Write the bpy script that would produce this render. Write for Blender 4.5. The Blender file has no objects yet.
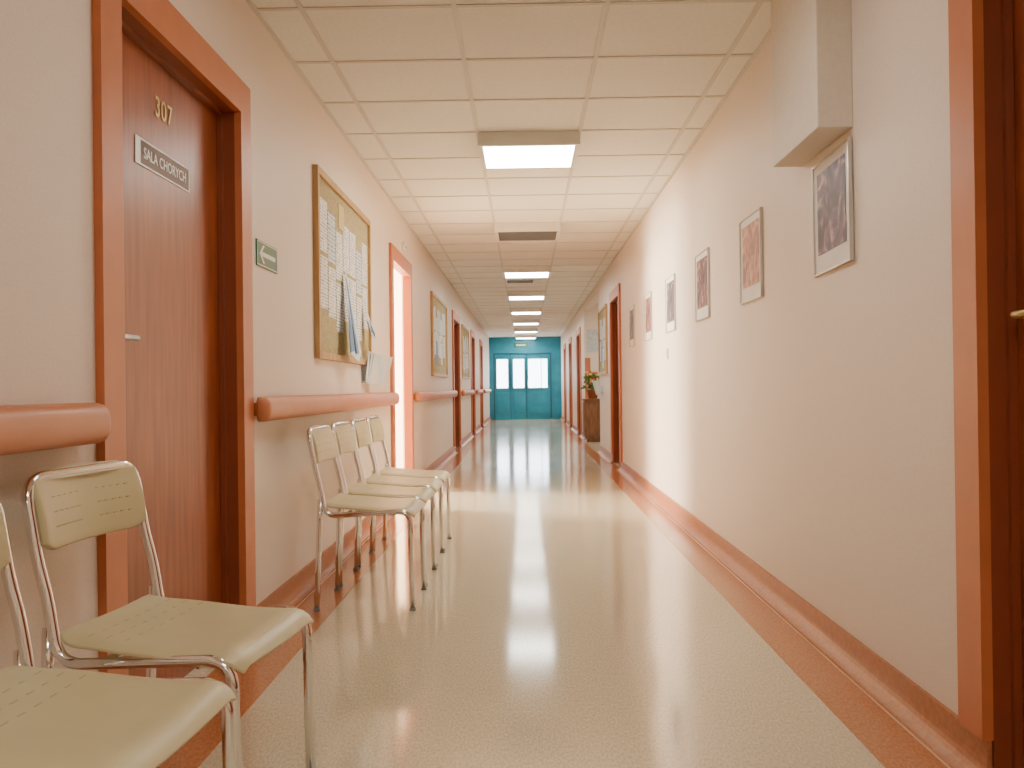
import bpy, bmesh, math, random
from mathutils import Vector, Matrix, Euler
random.seed(4)
C = bpy.context.scene.collection
EYE=0.93; F=930.0
XL=-1.05; XR=1.07; CEIL=2.43; YE=27.4; YB=-3.2

# ---------------------------------------------------------------- materials
def newmat(name):
    m=bpy.data.materials.new(name); m.use_nodes=True
    nt=m.node_tree; b=nt.nodes["Principled BSDF"]
    return m,nt,b
def N(nt,t,**k):
    n=nt.nodes.new(t)
    for a,v in k.items(): setattr(n,a,v)
    return n
def coords(nt,scale=(1,1,1),kind='Object'):
    tc=N(nt,'ShaderNodeTexCoord'); mp=N(nt,'ShaderNodeMapping')
    mp.inputs['Scale'].default_value=scale
    nt.links.new(tc.outputs[kind],mp.inputs[0]); return mp.outputs[0]
def noisemat(name,c1,c2,scale=(1,1,1),nscale=5,rough=.5,detail=4,bump=0,bscale=None,metal=0,coat=0,lo=.35,hi=.65,kind='Object',spec=.5,bdist=.002,croughness=.05):
    m,nt,b=newmat(name)
    co=coords(nt,scale,kind)
    n=N(nt,'ShaderNodeTexNoise'); n.inputs['Scale'].default_value=nscale; n.inputs['Detail'].default_value=detail
    nt.links.new(co,n.inputs['Vector'])
    r=N(nt,'ShaderNodeValToRGB')
    r.color_ramp.elements[0].position=lo; r.color_ramp.elements[1].position=hi
    r.color_ramp.elements[0].color=(*c1,1); r.color_ramp.elements[1].color=(*c2,1)
    nt.links.new(n.outputs[0],r.inputs[0]); nt.links.new(r.outputs[0],b.inputs['Base Color'])
    b.inputs['Roughness'].default_value=rough; b.inputs['Metallic'].default_value=metal
    b.inputs['Specular IOR Level'].default_value=spec
    b.inputs['Coat Weight'].default_value=coat; b.inputs['Coat Roughness'].default_value=croughness
    if bump:
        n2=N(nt,'ShaderNodeTexNoise'); n2.inputs['Scale'].default_value=bscale or nscale; n2.inputs['Detail'].default_value=3
        nt.links.new(co,n2.inputs['Vector'])
        bp=N(nt,'ShaderNodeBump'); bp.inputs['Strength'].default_value=bump; bp.inputs['Distance'].default_value=bdist
        nt.links.new(n2.outputs[0],bp.inputs['Height']); nt.links.new(bp.outputs[0],b.inputs['Normal'])
    return m
def plain(name,c,rough=.5,metal=0,coat=0,var=.04):
    c2=tuple(min(1,v*(1+var)) for v in c); c1=tuple(v*(1-var) for v in c)
    return noisemat(name,c1,c2,nscale=8,rough=rough,metal=metal,coat=coat)
def emis(name,c,s):
    m,nt,b=newmat(name); b.inputs['Base Color'].default_value=(*c,1)
    b.inputs['Emission Color'].default_value=(*c,1); b.inputs['Emission Strength'].default_value=s
    return m

M_wall=noisemat('wall_vinyl',(.79,.665,.56),(.85,.725,.62),nscale=160,rough=.5,bump=.3,bscale=220,spec=.4)
M_ceil=noisemat('ceiling_tile_mat',(.83,.81,.74),(.88,.86,.79),nscale=60,rough=.85,bump=.3,bscale=120,spec=.2)
M_bar=plain('ceiling_bar_mat',(.66,.63,.56),.5,var=.02)
M_floor=noisemat('linoleum',(.54,.47,.32),(.74,.66,.49),scale=(1.8,.6,1),nscale=95,rough=.105,detail=8,lo=.33,hi=.67,spec=.75)
M_strip=noisemat('linoleum_border',(.42,.155,.06),(.56,.24,.105),scale=(1.8,.6,1),nscale=95,rough=.15,detail=8,spec=.5)
M_seam=plain('weld_seam',(.66,.40,.24),.4)
M_base=noisemat('cove_mat',(.37,.13,.05),(.46,.18,.075),nscale=60,rough=.4)
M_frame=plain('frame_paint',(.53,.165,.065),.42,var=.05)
M_jamb=plain('jamb_shade_brown',(.25,.058,.022),.4,var=.05)  # darker than the frame paint: shadow in the door reveal put into the colour
M_door=noisemat('door_wood',(.20,.040,.010),(.36,.088,.024),scale=(7,7,.6),nscale=5,rough=.36,detail=8,bump=.04,bscale=12,lo=.3,hi=.7,spec=.4)
M_rail=plain('handrail_pvc',(.56,.20,.085),.4,var=.04)
M_chrome=plain('chrome',(.80,.80,.80),.1,metal=1,var=.01)
M_seat=plain('chair_plastic',(.58,.505,.29),.38,var=.03)
M_slot=plain('chair_slot',(.46,.40,.23),.6)
M_rubber=plain('rubber_foot',(.25,.24,.22),.7)
M_white=plain('white_enamel',(.80,.78,.72),.4,var=.02)
M_box=noisemat('boxing_paint',(.74,.66,.56),(.78,.70,.60),nscale=60,rough=.6)
M_lens=emis('lamp_diffuser',(1.0,.955,.86),30)
M_fill_lens=emis('fill_diffuser_dim',(1.0,.955,.86),13)  # weaker glow for the unseen fill panel added above the foreground
M_grey=plain('vent_grey',(.13,.12,.10),.5)
M_dark=plain('dark_gap',(.03,.025,.02),.8)
M_teal=noisemat('teal_paint',(.008,.20,.31),(.014,.25,.38),nscale=4,rough=.3)
M_teald=plain('teal_dark',(.004,.09,.14),.4)
M_green=plain('sign_green',(.01,.16,.08),.35)
M_signw=plain('sign_white',(.85,.87,.82),.4)
M_brass=plain('brass_number',(.62,.48,.2),.3,metal=.6)
M_silver=plain('silver_plate',(.75,.75,.72),.3,metal=.3)
M_cork=noisemat('cork',(.34,.28,.14),(.50,.42,.22),nscale=90,rough=.9)
M_pine=noisemat('pine_trim',(.42,.24,.09),(.55,.34,.14),scale=(6,6,1),nscale=6,rough=.45)
M_alu=plain('alu_frame',(.55,.54,.50),.3,metal=.7)
M_mat=plain('passepartout',(.80,.77,.72),.6,var=.02)
M_blue=plain('blue_print',(.10,.24,.46),.5)
M_pale=plain('pale_blue_paper',(.62,.72,.78),.5)
M_cab=noisemat('cabinet_wood',(.13,.05,.02),(.22,.09,.035),scale=(5,5,1),nscale=6,rough=.4)
M_leaf=plain('leaf',(.05,.16,.03),.5,var=.3)
M_red=plain('bloom_red',(.7,.08,.03),.5)
M_yel=plain('bloom_yellow',(.8,.5,.06),.5)
M_pot=plain('terracotta',(.45,.18,.09),.7)
M_plate=plain('plate_brown',(.13,.06,.04),.5)
m,nt,b=newmat('window_glass'); b.inputs['Transmission Weight'].default_value=1; b.inputs['Roughness'].default_value=.02; b.inputs['IOR'].default_value=1.05
b.inputs['Base Color'].default_value=(.95,.98,1,1); M_glass=m

def papermat(name,base,ink,sc):
    m,nt,b=newmat(name)
    co=coords(nt,(1,1,1),'Object')
    sx=N(nt,'ShaderNodeSeparateXYZ'); nt.links.new(co,sx.inputs[0])
    f=N(nt,'ShaderNodeMath',operation='MULTIPLY'); f.inputs[1].default_value=sc; nt.links.new(sx.outputs[2],f.inputs[0])
    fr=N(nt,'ShaderNodeMath',operation='FRACT'); nt.links.new(f.outputs[0],fr.inputs[0])
    gt=N(nt,'ShaderNodeMath',operation='GREATER_THAN'); gt.inputs[1].default_value=.55; nt.links.new(fr.outputs[0],gt.inputs[0])
    n=N(nt,'ShaderNodeTexNoise'); n.inputs['Scale'].default_value=45; nt.links.new(co,n.inputs['Vector'])
    g2=N(nt,'ShaderNodeMath',operation='GREATER_THAN'); g2.inputs[1].default_value=.47; nt.links.new(n.outputs[0],g2.inputs[0])
    mu=N(nt,'ShaderNodeMath',operation='MULTIPLY'); nt.links.new(gt.outputs[0],mu.inputs[0]); nt.links.new(g2.outputs[0],mu.inputs[1])
    mx=N(nt,'ShaderNodeMix',data_type='RGBA'); mx.inputs[6].default_value=(*base,1); mx.inputs[7].default_value=(*ink,1)
    nt.links.new(mu.outputs[0],mx.inputs[0]); nt.links.new(mx.outputs[2],b.inputs['Base Color'])
    b.inputs['Roughness'].default_value=.6
    return m
M_paper=papermat('printed_paper',(.84,.82,.76),(.35,.35,.38),60)
M_paper2=papermat('printed_paper_grey',(.66,.68,.66),(.25,.3,.4),45)
def printmat(i,cols):
    m,nt,b=newmat('photo_print_%d'%i)
    co=coords(nt,(1,1,1),'Object')
    n=N(nt,'ShaderNodeTexNoise'); n.inputs['Scale'].default_value=11; n.inputs['Detail'].default_value=8; n.inputs['Distortion'].default_value=1.5
    nt.links.new(co,n.inputs['Vector'])
    r=N(nt,'ShaderNodeValToRGB'); cr=r.color_ramp
    cr.elements[0].position=.40; cr.elements[1].position=.72
    cr.elements[0].color=(*cols[0],1); cr.elements[1].color=(*cols[2],1)
    e=cr.elements.new(.55); e.color=(*cols[1],1)
    nt.links.new(n.outputs[0],r.inputs[0]); nt.links.new(r.outputs[0],b.inputs['Base Color'])
    b.inputs['Roughness'].default_value=.5
    return m

# ---------------------------------------------------------------- helpers
def obj(name,me,mat=None,parent=None,smooth=False):
    o=bpy.data.objects.new(name,me); C.objects.link(o)
    if mat: me.materials.append(mat)
    if smooth:
        for p in me.polygons: p.use_smooth=True
    if parent: o.parent=parent
    return o
def empty(name,loc=(0,0,0)):
    e=bpy.data.objects.new(name,None); e.location=loc; e.empty_display_size=.1; C.objects.link(e); return e
def boxes(name,bl,mat,parent=None,bevel=0):
    bm=bmesh.new()
    for (a,b_) in bl:
        lo=[min(a[i],b_[i]) for i in range(3)]; hi=[max(a[i],b_[i]) for i in range(3)]
        vs=[bm.verts.new((x,y,z)) for x in (lo[0],hi[0]) for y in (lo[1],hi[1]) for z in (lo[2],hi[2])]
        for f in ((0,1,3,2),(4,6,7,5),(0,4,5,1),(2,3,7,6),(0,2,6,4),(1,5,7,3)):
            bm.faces.new([vs[i] for i in f])
    bmesh.ops.recalc_face_normals(bm,faces=bm.faces)
    me=bpy.data.meshes.new(name); bm.to_mesh(me); bm.free()
    o=obj(name,me,mat,parent)
    if bevel:
        md=o.modifiers.new('bev','BEVEL'); md.width=bevel; md.segments=3; md.limit_method='ANGLE'
    return o
def rect_frame(x0,x1,y0,y1,z0,z1,f):
    return [((x0,y0,z0),(x1,y0+f,z1)),((x0,y1-f,z0),(x1,y1,z1)),((x0,y0+f,z0),(x1,y1-f,z0+f)),((x0,y0+f,z1-f),(x1,y1-f,z1))]
def fillet(pts,rad,n=6):
    out=[Vector(pts[0])]
    for i in range(1,len(pts)-1):
        p=Vector(pts[i]); a=Vector(pts[i-1])-p; c=Vector(pts[i+1])-p
        r=rad[i] if isinstance(rad,(list,tuple)) else rad
        r=min(r,a.length*.49,c.length*.49)
        s=p+a.normalized()*r; e=p+c.normalized()*r
        for k in range(n+1):
            t=k/n; out.append(s*(1-t)**2+p*2*t*(1-t)+e*t*t)
    out.append(Vector(pts[-1])); return out
def tube_me(name,pts,r,seg=12):
    bm=bmesh.new(); rings=[]; up=None
    n=len(pts)
    for i,p in enumerate(pts):
        t=(pts[min(i+1,n-1)]-pts[max(i-1,0)]).normalized()
        if up is None:
            up=Vector((0,1,0)) if abs(t.y)<.9 else Vector((1,0,0))
        u=(up-t*up.dot(t)).normalized(); v=t.cross(u); up=u
        rings.append([bm.verts.new(p+u*r*math.cos(2*math.pi*k/seg)+v*r*math.sin(2*math.pi*k/seg)) for k in range(seg)])
    for a,b_ in zip(rings,rings[1:]):
        for k in range(seg): bm.faces.new((a[k],a[(k+1)%seg],b_[(k+1)%seg],b_[k]))
    bm.faces.new(rings[0]); bm.faces.new(rings[-1][::-1])
    bmesh.ops.recalc_face_normals(bm,faces=bm.faces)
    me=bpy.data.meshes.new(name); bm.to_mesh(me); bm.free(); return me
def extrude_y(name,prof,y0,y1,mat,parent=None):
    bm=bmesh.new()
    a=[bm.verts.new((x,y0,z)) for x,z in prof]; b_=[bm.verts.new((x,y1,z)) for x,z in prof]
    n=len(prof)
    for i in range(n): bm.faces.new((a[i],a[(i+1)%n],b_[(i+1)%n],b_[i]))
    bm.faces.new(a); bm.faces.new(b_[::-1])
    bmesh.ops.recalc_face_normals(bm,faces=bm.faces)
    me=bpy.data.meshes.new(name); bm.to_mesh(me); bm.free()
    return obj(name,me,mat,parent)

# ---------------------------------------------------------------- shell
FO=.12; FT=2.075; TH=.11; THL=.07
L_doors=[(2.26,3.51,'c'),(7.23,8.56,'o'),(13.45,14.9,'c'),(18.0,19.3,'c'),(21.6,22.9,'c')]
R_doors=[(1.05,2.29,'c'),(10.3,11.5,'c'),(17.6,18.9,'c'),(21.0,22.2,'c'),(24.0,25.2,'c')]
def wall_boxes(x0,x1,ya,yb,doors):
    out=[]; y=ya
    for d0,d1,_ in doors:
        if d0<ya or d1>yb: continue
        a=d0+.06; b_=d1-.06
        out.append(((x0,y,0),(x1,a,CEIL))); out.append(((x0,a,FT-.06),(x1,b_,CEIL))); y=b_
    out.append(((x0,y,0),(x1,yb,CEIL))); return out
boxes('wall_left',wall_boxes(XL-THL,XL,YB,YE+.2,L_doors),M_wall)
RY0,RY1=13.35,16.6
boxes('wall_right',wall_boxes(XR,XR+TH,YB,RY0,R_doors)+wall_boxes(XR,XR+TH,RY1,YE+.2,R_doors)
      +[((XR,RY0,2.3),(XR+TH,RY1,CEIL))],M_wall)
boxes('wall_back',[((XL-TH,YB-.1,0),(XR+TH,YB,CEIL))],M_wall)
boxes('wall_recess',[((XR+TH,RY1,0),(3.5,RY1+.12,CEIL)),((XR+TH,RY0-.12,0),(3.5,RY0,CEIL)),((3.5,RY0-.12,0),(3.6,RY1+.12,CEIL))],M_wall)
boxes('floor',[((-4.8,YB-.1,-.1),(3.7,YE+.2,0))],M_floor)
boxes('ceiling',[((-4.8,YB-.1,CEIL),(3.7,YE+.2,CEIL+.1))],M_ceil)
boxes('wall_room',[((-4.6,6.2,0),(XL-THL,6.3,CEIL)),((-4.6,10.6,0),(XL-THL,10.7,CEIL)),
      ((-4.7,6.2,0),(-4.6,10.7,.85)),((-4.7,6.2,2.15),(-4.6,10.7,CEIL)),((-4.7,6.2,.85),(-4.6,7.9,2.15)),((-4.7,10.1,.85),(-4.6,10.7,2.15))],M_wall)
boxes('window_1',rect_frame(-4.68,-4.62,7.9,10.1,.85,2.15,.06)+[((-4.68,8.97,.91),(-4.62,9.03,2.09))],M_white)

# T-bar grid
gb=[]
xs=[-.86,-.26,.34,.94]
for x in xs: gb.append(((x-.011,YB,CEIL-.004),(x+.011,YE,CEIL+.002)))
y=5.43-.6*14
while y<YE:
    if y>YB: gb.append(((XL,y-.011,CEIL-.0046),(XR,y+.011,CEIL+.002)))
    y+=.6
gb+= [((XL,YB,CEIL-.006),(XL+.02,YE,CEIL+.002)),((XR-.02,YB,CEIL-.006),(XR,YE,CEIL+.002))]
boxes('trim_ceiling_grid',gb,M_bar)

boxes('trim_floor_border_left',[((XL,YB,0),(-.82,YE,.0012))],M_strip)
boxes('trim_floor_border_right',[((.86,YB,0),(XR,RY0,.0012)),((.86,RY0,0),(1.0,RY1,.0012)),((.86,RY1,0),(XR,YE,.0012))],M_strip)
def segs(ya,yb,doors):
    out=[];y=ya
    for d0,d1,_ in doors:
        if d1<ya or d0>yb: continue
        out.append((y,d0+FO)); y=d1-FO
    out.append((y,yb)); return out
def cove(name,side,wx,sl):
    p=empty(name)
    for i,(a,b_) in enumerate(sl):
        if b_-a<.02: continue
        pr=[(0,0),(0,.1),(.012,.1)]
        for k in range(7):
            t=k/6*math.pi/2
            pr.append((.012+.04*(1-math.cos(t)), .05-.05*math.sin(t)))
        pr.append((.056,0))
        pr=[(wx-side*q[0],q[1]) for q in pr]
        extrude_y('cove_%d'%i,pr,a,b_,M_base,p)
        boxes('seam_%d'%i,[((wx-side*.056,a,0),(wx-side*.062,b_,.0022))],M_seam,p)
    return p
cove('baseboard_left',-1,XL,segs(YB,YE,L_doors))
cove('baseboard_right',1,XR,segs(YB,RY0,R_doors)+segs(RY1,YE,R_doors))

# ---------------------------------------------------------------- doors
def handle(p,x,s,y,z,dirn,mat=None):
    mat=mat or M_silver
    me=tube_me('lever',fillet([(x,y,z),(x+s*.045,y,z),(x+s*.045,y+dirn*.11,z)],.02),.008)
    obj('lever',me,mat,p,True)
    boxes('lock_plate',[((x-.001,y-.018,z-.10),(x+s*.005,y+.018,z+.04))],M_jamb if mat is M_silver else mat,p,.002)
def door(i,side,wx,y0,y1,kind,hside=-1):
    p=empty('door_%d'%i)
    dep=.05 if kind=='o' else TH
    a=wx-side*.022; b_=wx+side*.004; c=wx+side*dep
    boxes('architrave',[((a,y0,.1),(b_,y0+FO,FT-FO)),((a,y1-FO,.1),(b_,y1,FT-FO)),((a,y0,FT-FO),(b_,y1,FT))],M_frame,p)
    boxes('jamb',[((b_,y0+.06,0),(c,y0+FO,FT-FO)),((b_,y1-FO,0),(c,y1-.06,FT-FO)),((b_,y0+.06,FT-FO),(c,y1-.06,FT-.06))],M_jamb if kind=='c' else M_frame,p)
    if kind=='c':
        s0,s1=wx+side*.045,wx+side*.064
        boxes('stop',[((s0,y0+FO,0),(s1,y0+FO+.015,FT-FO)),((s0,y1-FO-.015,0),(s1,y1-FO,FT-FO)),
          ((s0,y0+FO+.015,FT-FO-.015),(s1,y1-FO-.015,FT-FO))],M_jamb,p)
        boxes('leaf',[((wx+side*.066,y0+FO,.006),(wx+side*.106,y1-FO,FT-FO))],M_door,p)
        hy=y0+FO+.07 if hside<0 else y1-FO-.07
        handle(p,wx+side*.066,-side,hy,1.08,1 if hside<0 else -1,M_brass if i==6 else None)
    else:
        boxes('leaf',[((wx+side*.12,y0+FO-.04,.006),(wx+side*.98,y0+FO,FT-FO))],M_door,p)
        handle(p,wx+side*.9,-side,y0+FO+.01,1.06,1)
    return p
k=1; dd={}
for d in L_doors: dd[('L',k)]=door(k,-1,XL,*d); k+=1
for j,d in enumerate(R_doors): dd[('R',j)]=door(k,1,XR,d[0],d[1],d[2],hside=(1 if j==0 else -1)); k+=1

def text(name,s,loc,size,mat,parent,rotz=90,ext=.0008,align='CENTER',sp=1.0,bold=0):
    cu=bpy.data.curves.new(name,'FONT'); cu.body=s; cu.size=size; cu.extrude=ext; cu.align_x=align; cu.align_y='CENTER'; cu.space_character=sp
    cu.offset=bold
    o=bpy.data.objects.new(name,cu); C.objects.link(o); cu.materials.append(mat)
    o.location=loc; o.rotation_euler=(math.radians(90),0,math.radians(rotz)); o.parent=parent
    return o
LX=XL-.066
p=dd[('L',1)]
text('number',"307",(LX+.002,2.875,1.80),.088,M_brass,p,sp=1.1,bold=.001)
y0,y1,z0,z1=2.66,3.09,1.595,1.675
boxes('plate_border',rect_frame(LX,LX+.003,y0,y1,z0,z1,.005)+[((LX,y0+.005,z0+.005),(LX+.0028,y0+.035,z1-.005))],M_signw,p)
boxes('plate_back',[((LX,y0,z0),(LX+.0012,y1,z1))],M_plate,p)
text('lettering',"SALA CHORYCH",(LX+.0025,(y0+y1)/2+.015,(z0+z1)/2),.046,M_signw,p,ext=.0003,bold=.0005)

# ---------------------------------------------------------------- handrails
def handrail(y0,y1):
    p=empty('handrail')
    zc=.86; h=.048
    prof=[]
    for kk in range(13):
        t=-math.pi/2+kk/12*math.pi
        ct,st=math.cos(t),math.sin(t)
        prof.append((abs(ct)**.55*.05*(1 if ct>0 else 0), math.copysign(abs(st)**.8,st)*h))
    base=[(XL+.03+a,zc+b_) for a,b_ in prof]
    bm=bmesh.new(); rings=[]
    n=7; r=.035
    ys=[(y0+r*(1-math.cos(kk/(n-1)*math.pi/2)), math.sin(kk/(n-1)*math.pi/2)) for kk in range(n)]
    ys+= [(y1-(yy-y0),s) for yy,s in reversed(ys)]
    for yy,s in ys:
        s=max(s,.02); s2=.45+.55*s
        rings.append([bm.verts.new((XL+.03+(x-XL-.03)*s2, yy, zc+(z-zc)*s2)) for x,z in base])
    m_=len(base)
    for a,b_ in zip(rings,rings[1:]):
        for q in range(m_): bm.faces.new((a[q],a[(q+1)%m_],b_[(q+1)%m_],b_[q]))
    bm.faces.new(rings[0]); bm.faces.new(rings[-1][::-1])
    bmesh.ops.recalc_face_normals(bm,faces=bm.faces)
    me=bpy.data.meshes.new('rail'); bm.to_mesh(me); bm.free(); obj('rail',me,M_rail,p,True)
    boxes('wall_rail',[((XL,y0+.03,zc-.025),(XL+.031,y1-.03,zc+.025))],M_rail,p)
for a,b_ in ((YB+.1,2.19),(3.515,7.2),(8.6,13.4),(14.95,17.95),(19.35,21.55),(22.95,26.8)): handrail(a,b_)

# ---------------------------------------------------------------- chairs
W=.40; SD=.395
def chair_meshes():
    h=W/2
    def side(y): 
        return [(.385,y,0),(.378,y,.418),(.02,y,.40),(-.002,y,.53),(-.022,y,.60),(-.050,y,.762)]
    s1=side(-h); s2=side(h)
    pts=s1+s2[::-1]
    rad=[0,.055,.05,.06,.05,.06,.06,.05,.06,.05,.055,0]
    fr=tube_me('chair_tube',fillet(pts,rad,8),.0115,14)
    rl1=tube_me('chair_rear_leg',fillet([(-.001,-h,.47),(-.008,-h,.30),(-.020,-h,0)],.1),.0115,14)
    rl2=tube_me('chair_rear_leg_b',fillet([(-.001,h,.47),(-.008,h,.30),(-.020,h,0)],.1),.0115,14)
    cb=tube_me('chair_crossbar',[Vector((.10,-h,.400)),Vector((.10,h,.400))],.008,10)
    cb2=tube_me('chair_crossbar_b',[Vector((.31,-h,.406)),Vector((.31,h,.406))],.008,10)
    def seatz(u,v):
        z=.430+.010*math.cos(u*math.pi*1.3)
        if u<.12: z+=.012*(1-u/.12)**2
        if u>.85: z-=.030*((u-.85)/.15)**2
        return z+.006*v*v-(.010*max(0,(abs(v)-.85)/.15))
    bm=bmesh.new(); nu,nv=22,16; G=[]
    for i in range(nu+1):
        u=i/nu; row=[]
        x=.008+u*SD
        if u>.85: x-=.006*((u-.85)/.15)**2
        wv=h-.005+.010*min(1,u*3)
        if u<.1: wv-=.02*(1-u/.1)**2
        if u>.9: wv-=.015*((u-.9)/.1)**2
        for j in range(nv+1):
            v=-1+2*j/nv
            row.append(bm.verts.new((x,v*wv,seatz(u,v))))
        G.append(row)
    for i in range(nu):
        for j in range(nv): bm.faces.new((G[i][j],G[i+1][j],G[i+1][j+1],G[i][j+1]))
    bmesh.ops.recalc_face_normals(bm,faces=bm.faces)
    seat=bpy.data.meshes.new('chair_seat'); bm.to_mesh(seat); bm.free()
    hb=h-.010
    def backx(u,v):
        z=.612+u*.155
        return -.022-(z-.62)*.19-.024*(1-v*v)+.006+.006*math.sin(u*math.pi)
    bm=bmesh.new(); G=[]; nu,nv=10,20
    for i in range(nu+1):
        u=i/nu; z0=.612+u*.160; row=[]
        for j in range(nv+1):
            v=-1+2*j/nv
            edge=max(0,(abs(v)-.72)/.28)
            z=.690+(z0-.690)*(1-.24*edge**2.0)+ .003*(1-v*v)
            row.append(bm.verts.new((backx(u,v),v*hb,z)))
        G.append(row)
    for i in range(nu):
        for j in range(nv): bm.faces.new((G[i][j],G[i+1][j],G[i+1][j+1],G[i][j+1]))
    bmesh.ops.recalc_face_normals(bm,faces=bm.faces)
    back=bpy.data.meshes.new('chair_back'); bm.to_mesh(back); bm.free()
    for me in (seat,back): me.materials.append(M_seat)
    for me in (fr,rl1,rl2,cb,cb2): me.materials.append(M_chrome)
    for me in (seat,back,fr,rl1,rl2,cb,cb2):
        for q in me.polygons: q.use_smooth=True
    bl=[]
    for xx in (.06,.10,.14):
        for q in range(8):
            yy=-.155+q*.044
            z=seatz((xx-.008)/SD,yy/.21)+.0045
            bl.append(((xx-.0018,yy-.010,z-.003),(xx+.0018,yy+.010,z+.0004)))
    for sgn in (-1,1):
        for q in range(3):
            zz=.66+q*.03
            for t in range(5):
                yy=sgn*(.045+t*.024)
                xb=backx((zz-.615)/.155,yy/hb)+.0082
                bl.append(((xb-.004,yy-.0122,zz-.0012),(xb+.0006,yy+.0122,zz+.0012)))
    return seat,back,fr,rl1,rl2,cb,cb2,bl
cm=chair_meshes()
sl_me=None; foot_me=None
def chair(x,y,rz=0):
    global sl_me,foot_me
    p=empty('waiting_room_chair',(x,y,0)); p.rotation_euler=(0,0,rz)
    for nm,me in zip(('seat','backrest','tube_frame','rear_leg_1','rear_leg_2','crossbar_1','crossbar_2'),cm[:7]):
        o=obj(nm,me,None,p)
        if nm in('seat','backrest'):
            s=o.modifiers.new('s','SOLIDIFY'); s.thickness=.009 if nm=='seat' else .016; s.offset=0
            s=o.modifiers.new('b','BEVEL'); s.width=.003 if nm=='seat' else .006; s.segments=3; s.limit_method='ANGLE'; s.angle_limit=math.radians(50)
    if sl_me is None:
        o=boxes('slots',cm[7],M_slot,p); sl_me=o.data
        h=W/2
        o=boxes('feet',[((fx-.0125,fy-.0125,0),(fx+.0125,fy+.0125,.012)) for fx,fy in ((.385,-h),(.385,h),(-.020,-h),(-.020,h))],M_rubber,p,.004); foot_me=o.data
    else:
        obj('slots',sl_me,None,p); obj('feet',foot_me,None,p)
for i in range(4): chair(-.866,4.11+i*.483,random.uniform(-.02,.02))
chair(-.915,2.01,-.12); chair(-.92,1.455,-.06)

# ---------------------------------------------------------------- ceiling lights
def light(y,on=True,lens=None):
    p=empty('ceiling_light' if on else 'ceiling_vent',(0.04,y+.3,CEIL))
    z0=-.08
    boxes('housing',[((-.3,-.3,z0),(-.27,.3,-.02)),((.27,-.3,z0),(.3,.3,-.02)),((-.27,-.3,z0),(.27,-.27,-.02)),((-.27,.27,z0),(.27,.3,-.02)),((-.3,-.3,-.02),(.3,.3,0))],M_white,p)
    if on: boxes('diffuser',[((-.27,-.27,z0+.002),(.27,.27,z0+.012))],lens or M_lens,p)
    else: 
        boxes('louvre',[((-.27,-.27+q*.045,z0+.003),(.27,-.27+q*.045+.02,z0+.025)) for q in range(12)],M_grey,p)
        boxes('duct_dark',[((-.27,-.27,-.03),(.27,.27,-.021))],M_dark,p)
for k_ in range(-3,8):  # panels behind and over the camera are unseen, added to brighten the foreground
    y=5.43+3*k_
    light(y,k_!=1,M_fill_lens if k_==-1 else None)
p=empty('air_grille',(-.05,13.0,CEIL)); boxes('grille_frame',[((-.2,-.15,-.012),(.2,.15,0))],M_white,p); boxes('grille_slats',[((-.18,-.13+q*.04,-.02),(.18,-.13+q*.04+.02,-.011)) for q in range(7)],M_grey,p)
p=empty('ceiling_light',(2.0,15.0,CEIL)); boxes('housing',[((-.3,-.3,-.06),(.3,.3,0))],M_white,p); boxes('diffuser',[((-.27,-.27,-.066),(.27,.27,-.061))],M_lens,p)
ld=bpy.data.lights.new('room_daylight','AREA'); ld.shape='RECTANGLE'; ld.size=.9; ld.size_y=1.2; ld.energy=1300; ld.color=(1,.84,.64)
lo=bpy.data.objects.new('room_daylight',ld); C.objects.link(lo); lo.location=(-4.55,9.1,1.5)
lo.rotation_euler=Vector((1,-.25,0)).to_track_quat('-Z','Z').to_euler()

boxes('wall_boxing',[((XR-.114,3.015,1.76),(XR,3.56,CEIL))],M_box,None,.003)

# ---------------------------------------------------------------- framed pictures
cols=[((.010,.010,.05),(.13,.06,.14),(.60,.42,.42)),((.25,.07,.06),(.52,.22,.14),(.70,.48,.36)),((.03,.01,.03),(.20,.06,.07),(.55,.34,.28)),
      ((.02,.015,.03),(.12,.07,.11),(.45,.34,.32)),((.08,.02,.02),(.3,.12,.09),(.55,.42,.34)),((.03,.02,.03),(.18,.12,.13),(.5,.40,.36))]
for i,yc in enumerate((3.215,4.36,5.55,6.76,7.98,9.2)):
    p=empty('framed_picture',(XR,yc,1.525))
    if i==0: p.rotation_euler=(math.radians(-1.2),0,math.radians(-1.0))
    h=.20
    boxes('frame',rect_frame(-.014,0,-h,h,-h,h,.006),M_alu,p)
    boxes('mount',[((-.001,-h+.005,-h+.005),(-.008,h-.005,h-.005))],M_mat,p)
    boxes('print',[((-.008,-.155,-.13),(-.0095,.155,.16))],printmat(i,cols[i]),p)

# ---------------------------------------------------------------- notice boards
def board(y0,y1,z0,z1,x=XL,s=1,blue=False):
    p=empty('notice_board')
    f=.035
    boxes('frame',rect_frame(x,x+s*.028,y0,y1,z0,z1,f),M_pine,p)
    boxes('cork',[((x,y0+f,z0+f),(x+s*.012,y1-f,z1-f))],M_cork,p)
    a=[];b_=[];c=[]
    y=y0+f+.05; cnt=0
    while y+.19<y1-f:
        z=z1-f-.10-random.uniform(0,.05)
        if cnt%3==2: z-=.1
        while z-.27>z0+f:
            t=(a,b_,a,(c if blue else a))[random.randrange(4)]
            t.append(((x+s*.012,y,z-.27),(x+s*.014,y+.19,z)))
            z-=.285+random.uniform(0,.02)
        y+=.205; cnt+=1
    boxes('papers',a,M_paper,p)
    if b_: boxes('papers_grey',b_,M_paper2,p)
    if c: boxes('papers_blue',c,M_blue,p)
    return p
b1=board(4.63,6.22,1.09,2.06)
b2=board(10.4,12.35,1.08,2.03,blue=True)
board(15.4,17.2,1.1,2.0)
board(11.95,13.15,1.1,2.0,x=XR,s=-1,blue=True)
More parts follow.
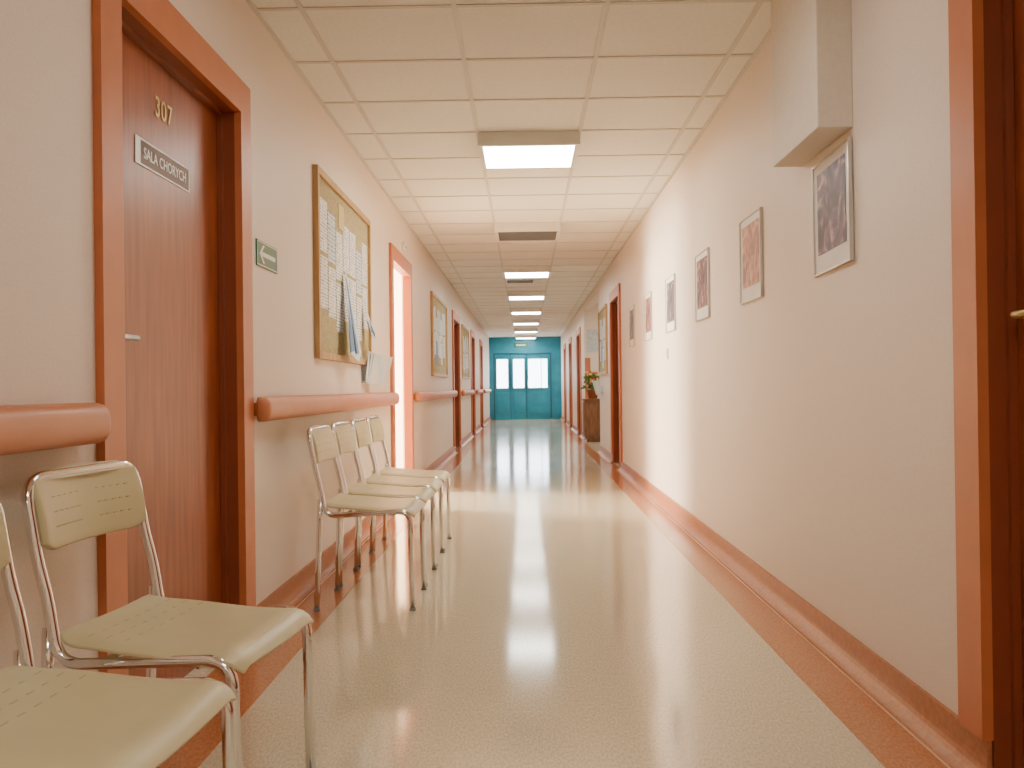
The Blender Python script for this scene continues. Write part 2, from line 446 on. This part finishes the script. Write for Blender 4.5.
boxes('note_yellow',[((XL+.0145,5.2,1.84),(XL+.016,5.36,1.98))],plain('note_tan',(.6,.48,.2),.6),b1)
def pennant(yc,ztop,zbot,w,x):
    p=empty('hanging_pennant',(x,yc,0))
    def poly(nm,pts,mat,off):
        bm=bmesh.new(); f=bm.faces.new([bm.verts.new((off+q[2],q[0],q[1])) for q in pts])
        e=bmesh.ops.extrude_face_region(bm,geom=[f]); bmesh.ops.translate(bm,vec=(.002,0,0),verts=[v for v in e['geom'] if isinstance(v,bmesh.types.BMVert)])
        bmesh.ops.recalc_face_normals(bm,faces=bm.faces)
        me=bpy.data.meshes.new(nm); bm.to_mesh(me); bm.free(); obj(nm,me,mat,p)
    h=ztop-zbot
    poly('cloth_white',[(-.01,ztop,0),(.02,ztop,0),(w,zbot+.12*h,.05),(w*.3,zbot,.06),(-w*.7,zbot+.04,.05)],M_pale,0)
    poly('cloth_blue',[(-.006,ztop-.03,0),(.010,ztop-.03,0),(w*.55,zbot+.10*h,.05),(0,zbot+.05,.055)],M_blue,.004)
    poly('cloth_blue_2',[(-.012,ztop-.08,0),(-.006,ztop-.08,0),(-w*.35,zbot+.06,.055),(-w*.7,zbot+.05,.05)],M_blue,.004)
pennant(5.30,1.60,1.09,.20,XL+.03)
pennant(5.95,1.46,1.24,.10,XL+.03)
def leaflets(name,yc,z,x=XL,s=1,n=7):
    p=empty(name,(x,yc,z))
    boxes('back_plate',[((0,-.16,-.10),(s*.004,.16,.01))],M_pale,p)
    boxes('pocket',[((s*.004,-.16,-.10),(s*.03,.16,-.09)),((s*.028,-.16,-.09),(s*.03,.16,-.04))],M_pale,p)
    for i in range(n):
        o=boxes('leaflet_%d'%i,[((0,-.05,-.10),(.002,.05,.10))],[M_mat,M_pale,M_mat][i%3],p)
        o.location=(s*(.042+.012*i),-.12+.035*i,-.004*i); o.rotation_euler=(math.radians(-8+3*i),math.radians(s*(5+3*i)),math.radians(-s*(5+4*i)))
leaflets('leaflet_holder',6.12,1.075); leaflets('brochure_rack',12.9,.93,x=XR,s=-1,n=5)

p=empty('exit_arrow_sign')
boxes('plate',[((XL,3.63,1.425),(XL+.006,3.93,1.53))],M_green,p,.002)
bm=bmesh.new()
yc,zc=3.78,1.4775
pts=[(-.12,0),(-.07,.036),(-.045,.036),(-.083,.009),(.11,.009),(.11,-.009),(-.083,-.009),(-.045,-.036),(-.07,-.036)]
f=bm.faces.new([bm.verts.new((XL+.0075,yc+a,zc+b_)) for a,b_ in pts]); bmesh.ops.recalc_face_normals(bm,faces=bm.faces)
me=bpy.data.meshes.new('arrow'); bm.to_mesh(me); bm.free(); o=obj('arrow',me,M_signw,p)
boxes('border',rect_frame(XL+.006,XL+.0072,3.635,3.925,1.43,1.525,.003),M_signw,p)
p=empty('wall_detector'); boxes('body',[((XL,8.0,2.13),(XL+.03,8.08,2.2))],M_white,p,.008); boxes('eye',[((XL+.03,8.03,2.15),(XL+.034,8.05,2.17))],M_dark,p)
p=empty('light_switch'); boxes('plate',[((XR,6.93,1.13),(XR-.01,7.01,1.21))],M_white,p,.003); boxes('rocker',[((XR-.01,6.945,1.145),(XR-.014,6.995,1.195))],M_signw,p)
p=empty('light_switch'); boxes('plate',[((XR,9.9,1.13),(XR-.01,9.98,1.21))],M_white,p,.003); boxes('rocker',[((XR-.01,9.915,1.145),(XR-.014,9.965,1.195))],M_signw,p)

# ---------------------------------------------------------------- end wall (teal)
wins=[(-.83,-.50),(-.34,-.02),(.10,.66)]
z0,z1=.93,1.78
bl=[((XL,YE,0),(XR,YE+.1,z0)),((XL,YE,z1),(XR,YE+.1,CEIL))]
x=XL
for a,b_ in wins: bl.append(((x,YE,z0),(a,YE+.1,z1))); x=b_
bl.append(((x,YE,z0),(XR,YE+.1,z1)))
boxes('wall_end',bl,M_teal)
for i,(a,b_) in enumerate(wins):
    p=empty('window_%d'%(i+2))
    boxes('glass',[((a,YE+.045,z0),(b_,YE+.05,z1))],M_glass,p)
    boxes('sash',[((a-.03,YE-.012,z0-.03),(a,YE+.04,z1+.03)),((b_,YE-.012,z0-.03),(b_+.03,YE+.04,z1+.03)),((a,YE-.012,z0-.03),(b_,YE+.04,z0)),((a,YE-.012,z1),(b_,YE+.04,z1+.03))],M_teal,p)
    if i==2: boxes('mullion',[(((a+b_)/2+.09,YE+.02,z0),((a+b_)/2+.11,YE+.04,z1))],M_teal,p)
p=empty('door_11')
boxes('leaf_frames',[((-.92,YE-.03,.03),(-.88,YE,1.92)),((-.43,YE-.03,.03),(-.41,YE,1.92)),((.03,YE-.03,.03),(.06,YE,1.92)),((.74,YE-.03,.03),(.78,YE,1.92)),((-.92,YE-.03,1.92),(.78,YE,1.96))],M_teald,p)
boxes('lower_panels',[((a,YE-.02,.2),(b_,YE,.8)) for a,b_ in wins],M_teal,p,.006)
boxes('handles',[((.075,YE-.06,.95),(.09,YE-.03,1.15))],M_silver,p)
p=empty('exit_sign'); boxes('plate',[((-.32,YE-.02,2.12),(.10,YE,2.26))],M_green,p); boxes('glyph',[((-.25,YE-.024,2.17),(.03,YE-.02,2.21))],M_signw,p)

# ---------------------------------------------------------------- recess
p=empty('wooden_cabinet')
boxes('carcass',[((1.0,15.7,.06),(1.5,16.2,.70)),((.98,15.68,.70),(1.52,16.22,.73)),((1.03,15.73,0),(1.47,16.17,.06))],M_cab,p)
boxes('door_panels',[((1.03,15.69,.10),(1.24,15.7,.67)),((1.26,15.69,.10),(1.47,15.7,.67)),((.99,15.74,.10),(1.0,15.94,.67)),((.99,15.96,.10),(1.0,16.16,.67))],M_cab,p)
p=empty('potted_flowers',(1.16,15.92,.73))
bm=bmesh.new(); prof=[(.0,0),(.07,0),(.10,.15),(.11,.15),(.11,.17),(.09,.17),(.09,.15),(0,.14)]
R=[[bm.verts.new((r*math.cos(t*math.pi/10),r*math.sin(t*math.pi/10),z)) for t in range(20)] for r,z in [(max(r,.001),z) for r,z in prof]]
for a,b_ in zip(R,R[1:]):
    for t in range(20): bm.faces.new((a[t],a[(t+1)%20],b_[(t+1)%20],b_[t]))
me=bpy.data.meshes.new('pot'); bm.to_mesh(me); bm.free(); obj('pot',me,M_pot,p,True)
def leafmesh(nm,cnt,size,mat,rad,zlo,zhi):
    bm=bmesh.new()
    for i in range(cnt):
        t=random.uniform(0,2*math.pi); r=rad*random.uniform(.2,1); z=random.uniform(zlo,zhi)
        c=Vector((r*math.cos(t),r*math.sin(t),z)); q=Euler((random.uniform(-1,1),random.uniform(-1,1),t)).to_matrix()
        v=[bm.verts.new(c+q@Vector(w)*size) for w in ((-1,0,0),(-.3,.45,.1),(.5,.35,.1),(1,0,-.1),(.5,-.35,.1),(-.3,-.45,.1))]
        bm.faces.new(v)
    me=bpy.data.meshes.new(nm); bm.to_mesh(me); bm.free(); obj(nm,me,mat,p)
leafmesh('leaves',90,.06,M_leaf,.17,.16,.40); leafmesh('blooms_red',34,.04,M_red,.18,.26,.47); leafmesh('blooms_yellow',30,.04,M_yel,.18,.22,.47)
boxes('trim_recess',[((XR+.0,RY1-.02,0),(XR+.1,RY1-.0,1.45))],M_frame)
p=empty('wall_notice'); boxes('sheet',[((1.12,RY1-.006,1.55),(1.40,RY1,1.95))],M_paper2,p)

# ---------------------------------------------------------------- world + camera
w=bpy.data.worlds.new('World'); bpy.context.scene.world=w; w.use_nodes=True
bg=w.node_tree.nodes['Background']; bg.inputs[0].default_value=(.88,.95,1,1); bg.inputs[1].default_value=36
cd=bpy.data.cameras.new('Camera'); cam=bpy.data.objects.new('Camera',cd); C.objects.link(cam)
cd.sensor_width=36; cd.lens=F/1024*36; cd.clip_end=200; cd.clip_start=.02
R=Matrix.Rotation(13/F,4,'Z')@Matrix.Rotation(math.radians(90)+4/F,4,'X')@Matrix.Rotation(math.radians(-.7),4,'Z')
cam.matrix_world=Matrix.Translation((0,0,EYE))@R
bpy.context.scene.camera=cam
